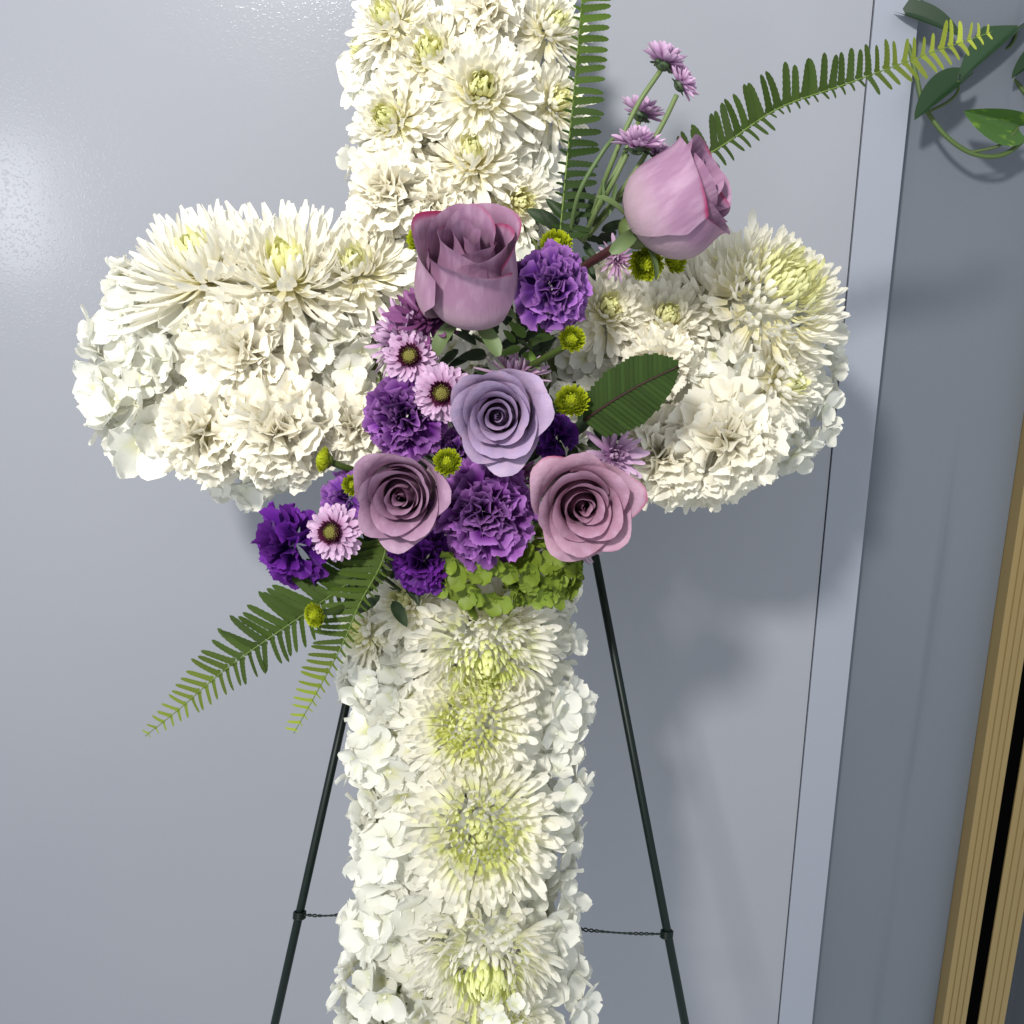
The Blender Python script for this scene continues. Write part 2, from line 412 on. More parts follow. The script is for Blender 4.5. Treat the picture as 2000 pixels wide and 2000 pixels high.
# ------------------------------------------------------------------ white chrysanthemums
GW = 'white chrysanthemums of the cross'
random.seed(5)
CHR = [  # px, py, depth, axis, R px, kind, label, inner colour
 (845, 118, .70, (-.1, .1, 1), 120, 'mid', 'white mum with pale yellow centre left of the olive-centred mum on the upper arm', (214, 214, 120)),
 (940, 182, .69, (.05, -.05, 1), 128, 'mid', 'white mum with olive green centre in the middle of the upper arm', (170, 165, 70)),
 (772, 240, .70, (-.45, -.05, 1), 110, 'mid', 'white mum facing left with yellow centre, above the left shoulder of the cross', (216, 210, 110)),
 (770, 48, .70, (-.5, .2, 1), 105, 'mid', 'white mum at the top left of the upper arm with petals spreading left', (220, 220, 150)),
 (1078, 205, .715, (.65, 0, 1), 90, 'mid', 'white mum facing right beside the upright fern on the upper arm', (226, 220, 160)),
 (1068, 60, .715, (.6, .25, 1), 100, 'mid', 'white mum at the top right of the upper arm next to the fern tip', (230, 228, 190)),
 (925, 320, .70, (0, .45, 1), 115, 'mid', 'creamy white mum tilted upward directly above the large mauve rose', (238, 226, 168)),
 (1010, 395, .71, (.35, -.2, 1), 90, 'mid', 'creamy white mum between the large mauve rose and the fern foot', (236, 226, 170)),
 (720, 100, .72, (-.9, .0, .6), 62, 'mid', 'small white mum bud on the far left side of the upper arm', (220, 226, 160)),
 (565, 552, .705, (.05, .62, 1), 190, 'spider', 'large spider mum with bright yellow centre on top of the left arm', (232, 226, 110)),
 (405, 545, .715, (-.22, .85, .9), 185, 'spider', 'large spider mum with upswept petals at the outer top of the left arm', (236, 232, 180)),
 (700, 535, .705, (-.05, .5, 1), 125, 'mid', 'white mum on the left arm tucked against the large mauve rose', (238, 234, 190)),
 (1492, 598, .705, (.42, .42, 1), 165, 'dense', 'large incurved mum with lemon centre at the outer top of the right arm', (234, 232, 170)),
 (1392, 575, .725, (.05, .9, .75), 165, 'spider', 'shaded spider mum with long raised petals below the side-facing rose bud', (228, 226, 180)),
 (1188, 610, .70, (0, .15, 1), 105, 'mid', 'white mum on the right arm beside the purple carnation', (240, 236, 190)),
 (1300, 630, .70, (.0, .25, 1), 110, 'mid', 'white mum in the middle of the right arm left of the incurved mum', (240, 234, 180)),
 (1520, 745, .705, (.65, -.1, 1), 115, 'mid', 'white mum facing right at the outer end of the right arm', (238, 232, 180)),
 (1352, 925, .72, (.05, -.75, 1), 85, 'mid', 'small white mum with greenish centre at the bottom edge of the right arm', (206, 214, 120)),
 (945, 1262, .70, (.08, -.42, 1), 152, 'dense', 'big white mum with green heart just below the green hydrangea, first down the lower column', (196, 214, 84)),
 (922, 1412, .695, (-.12, .12, 1), 142, 'dense', 'second big mum down the lower column with broad lemon green heart', (206, 218, 84)),
 (940, 1618, .685, (.05, .12, 1), 160, 'dense', 'third and roundest big mum down the lower column with lime yellow heart', (208, 220, 96)),
 (950, 1850, .69, (.0, -.5, 1), 150, 'dense', 'fourth big mum down the lower column facing down with pale lime heart', (204, 220, 110)),
 (965, 2010, .695, (.05, .1, 1), 125, 'dense', 'lowest white mum of the column cut off by the bottom of the photo', (212, 222, 90)),
 (718, 1240, .72, (-.75, .1, .8), 78, 'mid', 'small white mum on the left side of the lower column near the short fern', (226, 226, 150)),
 (800, 1178, .705, (-.4, .5, 1), 90, 'mid', 'white mum half hidden under the dark purple carnation above the lower column', (236, 232, 180)),
 (985, 1190, .69, (.2, .45, 1), 85, 'mid', 'white mum peeking out between the two green hydrangea clusters and the first big mum', (228, 232, 160)),
]
for (px, py, d, ax, R, key, lab, inner) in CHR:
    inner = tuple(int(a*.45+b*.55) for a, b in zip(inner, (246, 243, 196)))
    big = key == 'dense'; sp = key == 'spider'
    mum('white_chrysanthemum', lab, 'chrysanthemum', P(px, py, d), D3(ax), S(R, d), n=285 if big else (165 if sp else (150 if R > 95 else 110)), core=110 if big else 44, key=key,
        amax=86 if big else (92 if sp else 96), l0=.76 if big else (.38 if sp else .50), stack=.27 if big else (0 if sp else .46), lp=.9 if sp else 1.3, inner=inner,
        root=(246, 240, 205) if py < 1100 else (240, 240, 205), group=GW)
# ------------------------------------------------------------------ white carnations
CAR = [
 (945, 22, .695, (.05, .3, 1), 82, 'white carnation at the very top centre of the upper arm'),
 (765, 375, .70, (-.45, -.1, 1), 100, 'creamy carnation at the corner between the upper arm and the left arm'),
 (850, 400, .70, (-.1, .1, 1), 75, 'creamy carnation directly behind the top left petal of the large mauve rose'),
 (478, 690, .69, (0, .1, 1), 125, 'large cream carnation with yellow heart in the middle of the left arm'),
 (402, 845, .70, (-.2, -.4, 1), 110, 'white carnation with serrated petals low on the left arm, nearer its outer end'),
 (550, 840, .69, (0, -.35, 1), 125, 'broad white carnation on the lower edge of the left arm, between two other carnations'),
 (690, 835, .70, (.1, -.15, 1), 90, 'pinkish cream carnation on the left arm beside the purple carnation'),
 (1292, 705, .69, (0, 0, 1), 78, 'cream carnation just above the tip of the trimmed palm-like leaf'),
 (1190, 540, .71, (-.1, .4, 1), 55, 'small white carnation under the stem of the side-facing rose bud'),
 (1415, 855, .69, (.15, -.3, 1), 125, 'white carnation with crinkled serrated petals low on the right arm'),
 (1290, 890, .70, (-.1, -.35, 1), 110, 'shaded white carnation at the lower right beside the pale pink mum'),
 (1385, 915, .715, (.15, -.7, 1), 90, 'white carnation at the bottom fringe of the right arm'),
]
for (px, py, d, ax, R, lab) in CAR:
    carnation('white_carnation', lab, 'carnation', P(px, py, d), D3(ax), S(R, d), CW, (240, 228, 168) if px < 1000 else (236, 228, 180), n=50 if R > 90 else 38, group='white carnations of the cross')
# ------------------------------------------------------------------ white hydrangeas
HYD = [
 (250, 665, .715, (-.55, .35, 1), 105, 46, 14, 'white hydrangea with large crisp florets at the upper outer end of the left arm'),
 (265, 790, .715, (-.5, -.25, 1), 110, 50, 15, 'cream hydrangea with broad florets at the lower outer end of the left arm'),
 (345, 690, .70, (-.05, .1, 1), 80, 46, 9, 'white hydrangea florets between the outer end and the yellow-hearted carnation of the left arm'),
 (655, 700, .70, (.1, .0, 1), 85, 40, 13, 'greenish white hydrangea on the left arm next to the pink daisies'),
 (490, 905, .745, (.0, -1, .45), 95, 40, 14, 'shaded hydrangea hanging under the left arm'),
 (690, 160, .735, (-1, .1, .4), 62, 38, 9, 'white hydrangea florets sticking out left halfway up the upper arm'),
 (700, 320, .735, (-1, -.1, .5), 75, 36, 11, 'white hydrangea on the left side of the upper arm just above the cream carnation'),
 (1060, 320, .72, (.7, .1, 1), 75, 36, 11, 'white hydrangea on the right side of the upper arm beside the fern'),
 (880, 20, .71, (-.1, .4, 1), 60, 36, 8, 'white hydrangea florets at the top edge between the mum and the carnation'),
 (1405, 745, .69, (.05, .0, 1), 85, 42, 12, 'white hydrangea in the middle of the right arm beyond the leaf tip'),
 (1575, 690, .735, (.9, .25, .6), 90, 36, 13, 'white hydrangea at the far right end of the right arm'),
 (1560, 820, .735, (.8, -.45, .7), 90, 38, 13, 'white hydrangea at the lower far end of the right arm'),
 (710, 1330, .72, (-.65, .0, 1), 95, 42, 15, 'white hydrangea on the left side of the lower column level with the fern tip'),
 (720, 1480, .71, (-.5, .1, 1), 100, 44, 15, 'creamy yellow hydrangea on the left side of the lower column, second below the fern'),
 (735, 1640, .71, (-.45, .0, 1), 100, 52, 13, 'large-petalled white hydrangea beside the roundest mum, left side'),
 (735, 1785, .71, (-.5, -.1, 1), 100, 50, 13, 'white hydrangea level with the twisted easel wire, left side'),
 (715, 1950, .71, (-.5, -.1, 1), 115, 46, 17, 'creamy hydrangea at the bottom left corner of the lower column'),
 (1095, 1250, .725, (.8, .1, .8), 80, 36, 12, 'white hydrangea right of the first big mum below the green hydrangea'),
 (1098, 1390, .72, (.7, .0, .9), 92, 44, 13, 'white hydrangea with broad petals right of the second big mum'),
 (1095, 1530, .72, (.6, .1, 1), 90, 42, 13, 'folded white hydrangea on the right between the second and third big mums'),
 (1095, 1665, .72, (.65, -.1, 1), 90, 36, 14, 'white hydrangea right of the third big mum'),
 (1095, 1800, .72, (.6, .0, 1), 88, 44, 12, 'bright white hydrangea right of the fourth big mum at the easel wire'),
 (1110, 1950, .72, (.7, -.1, .9), 90, 40, 13, 'white hydrangea at the bottom right corner of the lower column'),
 (1120, 1145, .735, (.9, .1, .7), 55, 32, 8, 'pale translucent hydrangea behind the green one beside the right easel leg'),
]
for (px, py, d, ax, R, fs, n, lab) in HYD:
    if px < 350: fs *= 1.12
    px += (38 if px < 760 and (py > 1100 or py < 400) else (-34 if px > 1050 and px < 1200 else 0)); R *= .92; fs *= 1.12
    if px < 300: px += 15
    yel = 'cream' in lab or 'greenish' in lab
    hydrangea('white_hydrangea', lab, 'hydrangea', P(px, py, d+.012), D3(ax), S(R, d), S(fs, d), n=n, root=(232, 232, 168) if yel else (236, 238, 212), group='white hydrangeas of the cross')
# small loose florets at the bottom
hydrangea('white_hydrangea', 'cluster of tiny white florets over the bottom of the fourth big mum', 'hydrangea', P(985, 1965, .665), D3((0, .1, 1)), S(45, .66), S(24, .66), n=8, group='white hydrangeas of the cross')
# ------------------------------------------------------------------ green hydrangea
for (px, py, R, n, lab) in ((945, 1112, 88, 22, 'green hydrangea cluster under the middle purple carnation'), (1062, 1116, 66, 22, 'green hydrangea cluster below the pink-edged rose at the right')):
    hydrangea('green_hydrangea', lab, 'hydrangea', P(px, py, .655), D3((0, -.3, 1)), S(R, .66), S(30, .66), n=36, amax=100, fam=HG, bead=BEADG, root=(126, 144, 50), group='green hydrangeas')
# ------------------------------------------------------------------ roses
def rose(label, pos, axis, Rb, H, N=24, opn=1.0, base=(168, 128, 160), outer=(176, 138, 158), edge=.6, spin=0, seed=1, sepals=0, cup=1.0):
    t = thing('rose', label, 'rose', pos, axis, spin, 'mauve roses')
    r = random.Random(seed); NU, NV = 20, 18
    for k in range(N):
        s = k/(N-1); rk = Rb*(.03+.97*s**.92); W = 2.9-(1.85 if opn > .6 else 1.6)*s**.7
        Hk = r.uniform(.95, 1.05)*H*(.80+.20*math.sin(min(1, s*1.5)*PI*.5))*(1-.16*max(0, s-.75)/.25*opn)-rk*.5
        flare = opn*((2.9 if opn > .6 else 2.3)*s**2.0+.08)*r.uniform(.7, 1.2); p = 3.2-1.5*s*opn+(2.5 if opn < .6 else 0)
        inw = .55*(1-s)**1.5+(.16 if opn < .6 else .03)*s
        th0 = k*GA*1.0+r.gauss(0, .15); v0 = .30
        if opn < .6:
            ft = max(0, -math.sin(th0+spin))*s; Hk *= 1-.24*ft; flare *= 1+1.1*ft
        ph = r.uniform(0, 6); ph2 = r.uniform(0, 6); wob = .02+.015*s; lop = r.uniform(-.3, .3)*(1 if opn > .6 else .5)
        V = []; E = []; T = []
        for i in range(NU+1):
            u = -1+2*i/NU
            # profile for this u
            top = 1-.17*abs(u)**3.0-(.24 if opn > .6 else .08)*s*s*(1-math.exp(-(u/.38)**2))
            fl = flare*(.60+.60*abs(u)+.5*lop*u)
            prof = []; rho = 0; z = 0; nf = 40
            for q in range(nf+1):
                v = q/nf
                if v <= v0:
                    a = v/v0*PI/2; rho = rk*math.sin(a); z = rk*.75*(1-math.cos(a))
                else:
                    x = (v-v0)/(1-v0); ps = PI/2+inw*math.sin(PI*min(1, x*1.05))*1.1-fl*x**p
                    ds = Hk/(nf*(1-v0)); rho += math.cos(ps)*ds; z += math.sin(ps)*ds
                prof.append((max(rho, rk*.02), z))
            col_ = []
            for j in range(NV+1):
                v = (j/NV)*top; v = min(v, 1.0)
                q = v*nf; q0 = min(int(q), nf-1); fq = q-q0
                rho = prof[q0][0]*(1-fq)+prof[q0+1][0]*fq; z = prof[q0][1]*(1-fq)+prof[q0+1][1]*fq
                wv = .30+.70*min(1, v/.45)**.7
                th = th0+u*W*wv*(1-.12*v*s*opn)
                x = max(0, v-.35)/.65
                rho *= 1+.10*u+wob*math.sin(3.1*u+ph)*x**2
                rho += Rb*.022*s*math.sin(8*u+ph2)*x**4
                z += H*.02*math.sin(4*u+ph2)*x**3
                V.append((i, j, (rho*math.cos(th), rho*math.sin(th), z)))
                e = max(0, (j/NV-.80)/.20)*edge*(.25+.75*s)*(.55+.75*(.5+.5*math.sin(2.3*u+ph)))
                E.append(min(1, e)); T.append(j/NV)
        VV = [None]*((NU+1)*(NV+1)); EE = VV[:]; TT = VV[:]
        for idx, (i, j, c) in enumerate(V):
            o = j*(NU+1)+i; VV[o] = c; EE[o] = E[idx]; TT[o] = T[idx]
        F = [(j*(NU+1)+i, j*(NU+1)+i+1, (j+1)*(NU+1)+i+1, (j+1)*(NU+1)+i) for j in range(NV) for i in range(NU)]
        ek = ((.85 if k % 3 else .2) if s > .74 else .08) if opn > .6 else r.choice((.6, 1, 1)); EE = [x*ek for x in EE]
        c = tuple(lin(base)[m]*(1-s**2)+lin(outer)[m]*s**2 for m in range(3))+(1,)
        put('petal', mk_mesh('petal', VV, F, TT, EE, M_rose), t, None, c)
    put('receptacle', mk_mesh('receptacle', *sphere(Rb*.34, 12, 8, .8), None, M_stem), t, Matrix.Translation((0, 0, -Rb*.02)), lin((84, 98, 52)))
    for k in range(sepals):
        a = k*2*PI/5+.5
        g = strap(-1.5 if k % 2 else -.7, .30, 4, 8, .35)
        put('sepal', mk_mesh('sepal', *g, None, M_leaf), t, pmat(math.radians(75), a, H*.55, Rb*.1), lin((104, 122, 78)))
    return t
rose('large tall mauve rose with magenta rim above the purple bouquet', P(918, 612, .63), D3((.03, .58, .82)), .0320, .0615, N=17, opn=.46, base=(160, 120, 152), outer=(168, 128, 156), edge=.85, spin=2.2, seed=3, sepals=5)
rose('lavender rose facing the viewer with a spiral heart in the centre of the bouquet', P(980, 808, .640), D3((-.06, -.14, 1)), .0225, .047, N=30, opn=.82, base=(170, 148, 182), outer=(182, 162, 194), edge=.12, spin=.4, seed=11)
rose('dusty mauve rose at the lower left behind the yellow green button flower', P(800, 950, .640), D3((-.06, -.2, 1)), .0225, .046, N=26, opn=.72, base=(168, 126, 154), outer=(174, 140, 166), edge=.22, spin=1.3, seed=8)
rose('dusty pink rose with crimson tips at the lower right of the bouquet', P(1130, 968, .645), D3((.02, -.2, 1)), .0235, .048, N=27, opn=.88, base=(172, 126, 150), outer=(186, 148, 168), edge=.75, spin=2.9, seed=23)
bud = rose('side-facing mauve rose bud on a dark stem above the right arm', P(1240, 452, .625), D3((.74, .46, .48)), .0330, .054, N=18, opn=.46, base=(158, 114, 148), outer=(166, 126, 156), edge=.95, spin=1.9, seed=31, sepals=5)
# ------------------------------------------------------------------ purple carnations
random.seed(77)
PC = [
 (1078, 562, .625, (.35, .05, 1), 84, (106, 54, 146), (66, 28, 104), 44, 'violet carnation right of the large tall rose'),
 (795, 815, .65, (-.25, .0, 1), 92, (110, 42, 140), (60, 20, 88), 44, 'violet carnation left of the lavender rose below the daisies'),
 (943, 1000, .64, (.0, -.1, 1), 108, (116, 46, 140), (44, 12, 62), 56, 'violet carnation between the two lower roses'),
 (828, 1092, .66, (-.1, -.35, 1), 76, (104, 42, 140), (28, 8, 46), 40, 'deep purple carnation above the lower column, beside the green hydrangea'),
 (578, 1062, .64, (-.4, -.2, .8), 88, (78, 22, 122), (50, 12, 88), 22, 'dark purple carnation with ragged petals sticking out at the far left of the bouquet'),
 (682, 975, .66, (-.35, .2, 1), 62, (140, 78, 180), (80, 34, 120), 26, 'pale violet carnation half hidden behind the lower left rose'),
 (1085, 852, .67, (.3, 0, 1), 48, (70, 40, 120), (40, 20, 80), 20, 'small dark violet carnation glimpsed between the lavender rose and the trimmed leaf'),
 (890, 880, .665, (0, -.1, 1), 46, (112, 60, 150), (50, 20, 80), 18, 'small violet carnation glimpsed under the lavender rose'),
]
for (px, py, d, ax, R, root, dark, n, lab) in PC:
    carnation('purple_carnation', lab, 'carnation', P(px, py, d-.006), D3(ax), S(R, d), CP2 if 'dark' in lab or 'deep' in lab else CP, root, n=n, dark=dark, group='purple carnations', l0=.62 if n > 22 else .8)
# ------------------------------------------------------------------ pink mums
PM = [
 (835, 622, .635, (-.25, .35, 1), 86, 60, 'plum', 96, (96, 44, 88), 'plum pink mum against the left side of the large tall rose'),
 (778, 660, .65, (-1, .25, .5), 88, 44, 'pinklong', 85, (150, 104, 156), 'lilac mum with long petals pointing left above the daisies'),
 (1198, 890, .66, (.25, -.05, 1), 68, 46, 'pink', 92, (150, 104, 150), 'pale pink mum right of the pink-edged rose, against the right arm'),
 (1005, 735, .66, (.1, .8, .6), 76, 30, 'pinklong', 80, (140, 88, 130), 'pink mum whose petal tips show behind the top of the lavender rose'),
 (1090, 1055, .665, (.12, -.9, .45), 92, 34, 'pinklong', 78, (140, 96, 150), 'lilac mum hanging below the pink-edged rose'),
 (1010, 925, .655, (.1, 0, 1), 38, 36, 'plum', 90, (110, 50, 90), 'small dark pink mum between the lavender rose and the lower carnation'),
 (1205, 505, .67, (.1, -.3, 1), 50, 26, 'pinklong', 90, (170, 120, 160), 'pale pink mum in the shade under the side-facing rose bud'),
]
for (px, py, d, ax, R, n, key, am, rt, lab) in PM:
    mum('pink_chrysanthemum', lab, 'chrysanthemum', P(px, py, d), D3(ax), S(R, d), n=n, core=16, key=key, amax=am, l0=.32, inner=rt, root=rt, group='pink chrysanthemums', coremat=M_dring if 'plum' in lab or 'dark' in lab else M_pinkmum)
# ------------------------------------------------------------------ daisies
dpet = [mk_mesh('petal', *strap(c, .27, 4, 7, .4, pw=1.2), None, M_pinkmum) for c in (-.35, -.1, .25, .45)]
tiny = strap(1.2, .16, 2, 4, .5)
def daisy(label, pos, axis, R, full=1.0):
    t = thing('pink_daisy', label, 'daisy', pos, axis, random.uniform(0, 6), 'pink daisies with dark centres')
    for ring, (n, a, L) in enumerate(((28, 92, .95), (26, 76, .88), (22, 58, .74))):
        if ring == 2 and full < 1: n = 14
        for i in range(n):
            M = pmat(math.radians(a+random.gauss(0, 4)), 2*PI*(i+ring*.5)/n+random.gauss(0, .05), R*L*random.uniform(.92, 1.04), R*.1, random.gauss(0, .2))
            put('petal', random.choice(dpet), t, M, lin((166, 96, 150)))
    mb = MB()
    for i in range(110):
        s = i/109; al = math.radians(40+26*s); mb.add(tiny, pmat(al, i*GA, R*(.50+.13*s)*random.uniform(.9, 1.05), R*.05))
    put('dark_ring', mb.mesh('dark_ring', M_dring), t, None, lin((70, 20, 48)), 'stuff')
    mb = MB(); mb.add(sphere(R*.24, 12, 6, .5), Matrix.Translation((0, 0, R*.30)))
    for i in range(70):
        s = (i+.5)/70; rr = R*.29*s**.5; a = i*GA
        mb.add(sphere(R*.032, 5, 3), Matrix.Translation((rr*math.cos(a), rr*math.sin(a), R*(.43-.13*s))))
    put('disc', mb.mesh('disc', M_disc), t, None, lin((128, 124, 62)), 'stuff')
    return t
daisy('upper pink daisy with maroon ring left of the lavender rose', P(803, 697, .632), D3((-.1, .0, 1)), S(56, .63), .9)
daisy('lower pink daisy touching the left petals of the lavender rose', P(864, 768, .625), D3((-.05, -.12, 1)), S(58, .625))
daisy('pink daisy beside the dark purple carnation at the far left', P(653, 1040, .615), D3((-.25, .05, 1)), S(58, .615))
# ------------------------------------------------------------------ side-seen small pink mums on stems
def stem(parent, pts, r, color, name='stem'):
    inv = parent.matrix_world.inverted()
    g = tube([inv @ p for p in catmull(pts)], r, 8)
    return put(name, mk_mesh(name, *g, None, M_stem), parent, None, lin(color))
bpet = [mk_mesh('petal', *strap(c, .30, 3, 6, .6), None, M_pinkmum) for c in (.5, .9, .2)]
def pompom(label, px, py, d, ax, R, pts):
    t = thing('pink_button_mum', label, 'chrysanthemum', P(px, py, d), D3(ax), random.uniform(0, 6), 'small pink mums on bare stems')
    for i in range(64):
        s = (i+.5)/64; al = math.radians(8+82*s**.7)+random.gauss(0, .08)
        put('petal', random.choice(bpet), t, pmat(al, i*GA, S(R, d)*(.55+.45*s)*random.uniform(.88, 1.1), S(R, d)*.12, random.gauss(0, .3)), lin((158, 104, 158)))
    mb = MB()
    mb.add(sphere(S(R, d)*.36, 12, 8, .8), Matrix.Translation((0, 0, -S(R, d)*.05)))
    for i in range(14): mb.add(strap(.5, .5, 2, 4, .4), pmat(math.radians(115), i*GA, S(R, d)*.42, S(R, d)*.15))
    put('calyx', mb.mesh('calyx', M_stem), t, None, lin((66, 84, 58)))
    stem(t, [P(x, y, dd) for x, y, dd in pts], S(5.2, d), (104, 122, 74))
    return t
pompom('topmost small pink mum on a tall stem beside the upright fern', 1296, 122, .60, (.45, .85, .25), 48, [(1290, 138, .602), (1240, 215, .607), (1190, 330, .62), (1150, 440, .66)])
pompom('small pink mum nodding right just under the topmost one', 1330, 165, .60, (.8, .5, .35), 40, [(1322, 185, .603), (1290, 250, .61), (1230, 350, .62), (1160, 440, .66)])
pompom('small pink mum behind the tall stem, second highest cluster', 1252, 222, .625, (.35, .9, .2), 46, [(1248, 238, .627), (1215, 310, .63), (1165, 410, .64), (1140, 470, .67)])
pompom('small pink mum resting on the top left of the side-facing rose bud', 1245, 285, .605, (.15, .9, .5), 52, [(1225, 300, .61), (1190, 370, .62), (1150, 440, .66)])
pompom('small pink mum tucked behind the shoulder of the side-facing rose bud', 1283, 300, .63, (.4, .7, .5), 34, [(1280, 310, .632), (1200, 400, .64), (1150, 460, .67)])
t = thing('bare_stem', 'thin green stem with narrow leaves left of the side-facing rose bud', 'stem', P(1125, 440, .65))
stem(t, [P(1110, 480, .66), P(1130, 380, .63), P(1175, 300, .62), P(1200, 268, .62)], S(4.5, .62), (84, 104, 62))
for (a, b, l) in (((1180, 400), (-.1, 1, .2), 48), ((1186, 330), (.6, .8, .2), 34), ((1190, 420), (.2, .9, .3), 60)):
    M = frame(D3((0, 0, 1))).to_4x4()
    g = strap(.3, .14, 2, 6, .4); y = D3(b); x = y.cross(D3((0, 0, 1))).normalized(); z = x.cross(y)
    M = Matrix((x, y, z)).transposed() @ Matrix.Diagonal((S(l, .62),)*3); M = M.to_4x4(); M.translation = P(a[0], a[1], .62)-t.location
    put('leaf', mk_mesh('leaf', *g, None, M_leaf), t, M, lin((70, 92, 44)))
stem(bud, [P(1236, 458, .62), P(1190, 490, .63), P(1130, 530, .655), P(1080, 590, .69)], S(9, .63), (58, 26, 30))
# ------------------------------------------------------------------ green button flowers
btn = strap(1.45, .16, 2, 4, .5)
def button(label, px, py, d, ax, R, squ=1, pts=None):
    t = thing('green_button_flower', label, 'button flower', P(px, py, d), D3(ax), random.uniform(0, 6), 'yellow green button flowers')
    r = S(R, d); mb = MB()
    for i in range(360):
        s = (i+.5)/360; al = math.radians(3+92*s**.62)+random.gauss(0, .04)
        mb.add(btn, Matrix.Diagonal((1, 1, .9, 1)) @ pmat(al, i*GA+random.gauss(0, .1), r*(.80+.20*s**1.5)*random.uniform(.97, 1.04), 0, random.gauss(0, .2)))
    put('petals', mb.mesh('petals', M_button), t, None, lin((112, 126, 24)), 'stuff')
    mb = MB(); mb.add(sphere(r*.5, 10, 6, .9), Matrix.Translation((0, 0, r*.1))); put('calyx', mb.mesh('calyx', M_stem), t, None, lin((92, 108, 34)))
    if pts: stem(t, [P(*p) for p in pts], S(7, d), (62, 78, 30))
button('green button flower right of the large rose, at the fern foot', 1085, 483, .635, (.1, .3, 1), 40)
button('round green button flower on a stub below the violet carnation', 1116, 664, .62, (.15, .0, 1), 33, 1, [(1110, 672, .63), (1080, 690, .64), (1035, 715, .66)])
button('green button flower at the foot of the trimmed leaf', 1117, 787, .625, (-.05, .25, .9), 42)
button('green button flower overlapping the lower left rose', 875, 905, .60, (-.1, .25, 1), 35)
button('green button flower facing left under the left arm', 640, 900, .64, (-.9, .15, .35), 33, 1, [(645, 902, .642), (680, 915, .65), (730, 930, .67)])
button('small green button flower between the left arm and the lower left rose', 690, 948, .625, (.0, .1, 1), 27)
button('green button flower lying on the lower left ferns', 620, 1200, .60, (-.5, -.1, .8), 31, 1, [(628, 1198, .603), (670, 1185, .62), (735, 1140, .66)])
button('green button flower under the side-facing rose bud', 1262, 512, .645, (-.1, -.5, .9), 44)
button('shaded green button flower right behind the rose bud above the right arm', 1312, 508, .665, (.6, .0, .8), 36)
button('green button flower peeking out left of the large rose', 826, 470, .67, (-.4, .3, 1), 38)
# ------------------------------------------------------------------ ferns
def leaflet(seed, aur=1):
    r = random.Random(seed); bend = r.uniform(-.05, .18); NV = 14
    def fn(u, v):
        ww = .115*(1.25-.35*v)*(max(0, 1-((v-.72)/.285)**2.2)**.5 if v > .72 else 1)
        if 0 < v < .97: ww *= 1+(.10 if round(v*NV) % 2 else -.05)
        if v < .12: ww *= 1.25
        return (u*ww+bend*v*v, v, -.10*v*v+.10*abs(u)*ww*4*.25)
    return grid(fn, 2, NV)
LG = [leaflet(s) for s in range(4)]
FL = [mk_mesh('leaflet', *g, None, M_fern) for g in LG]
def frond(label, pts, n, lenR, lenL, ang=75, dark=(72, 90, 28), tip=(150, 165, 50), tipfrom=.75, tiltR=.0, tiltL=.0, rr=2.2, wR=1.0, rcol=(92, 112, 46), angfn=None, fam=None):
    t = thing('fern_frond', label, 'fern', P(*pts[0]), None)
    cur = catmull([P(*p) for p in pts], 14); inv = t.matrix_world.inverted()
    put('midrib', mk_mesh('midrib', *tube([inv @ p for p in cur], [S(rr, .62)*(1-.6*i/len(cur)) for i in range(len(cur))], 6), None, M_stem), t, None, lin(rcol))
    cum = [0]
    for a, b in zip(cur, cur[1:]): cum.append(cum[-1]+(b-a).length)
    view = D3((0, 0, 1))
    for i in range(n):
        s = (i+.5)/n; target = s*cum[-1]; k = max(j for j in range(len(cum)-1) if cum[j] <= target)
        f = (target-cum[k])/(cum[k+1]-cum[k]); p = cur[k].lerp(cur[k+1], f); tg = (cur[k+1]-cur[k]).normalized()
        for side, lf, tilt in ((1, lenR, tiltR), (-1, lenL, tiltL)):
            L = S(lf(s), .62)*random.uniform(.93, 1.05)
            if L <= S(4, .62): continue
            perp = tg.cross(view).normalized()*side
            a = math.radians(ang(s) if callable(ang) else ang)+random.gauss(0, .05)
            y = (tg*math.cos(a)+perp*math.sin(a)).normalized()
            y = (y+view*(tilt+random.gauss(0, .07))).normalized()
            z = (view-y*view.dot(y)).normalized(); x = y.cross(z)
            M = Matrix((x, y, z)).transposed() @ Matrix.Rotation(random.gauss(.12, .18), 3, 'Y')
            M = (M @ Matrix.Diagonal((L*wR*(1 if L > S(30, .62) else 1.35)*side, L, L))).to_4x4(); M.translation = inv @ (p+view*.0002*side)
            q = max(0, (s-tipfrom)/(1-tipfrom)); c = tuple(lin(dark)[j]*(1-q)+lin(tip)[j]*q for j in range(3))+(1,)
            put('leaflet', random.choice(fam or FL), t, M, c)
    return t
def hump(m, e0=.6, e1=.15, pk=.3): return lambda s: m*((e0+(1-e0)*s/pk) if s < pk else (e1+(1-e1)*(1-((s-pk)/(1-pk))**1.6)))
frond('upright fern frond running up the right side of the upper arm', [(1092, 475, .648), (1106, 330, .650), (1124, 150, .653), (1140, -40, .658), (1147, -130, .66)], 30, lambda s: 66-8*s, lambda s: 20, ang=lambda s: 80, dark=(46, 68, 24), tip=(88, 114, 34), tipfrom=.3, tiltR=.1, tiltL=.6, wR=.85)
frond('long fern frond arching out to the upper right in front of the vine', [(1325, 335, .625), (1410, 285, .62), (1520, 212, .615), (1650, 165, .61), (1800, 110, .605), (1938, 62, .60)], 36, lambda s: (34+14*s)*(1 if s < .3 or s > .62 else .35+.2*s)*(1-.75*max(0, s-.8)/.2), lambda s: hump(80, .8, .16, .3)(s) if s < .84 else 80*(.75-3.6*(s-.84)), ang=lambda s: 72-8*s, dark=(56, 76, 26), tip=(176, 188, 70), tipfrom=.62, wR=.76)
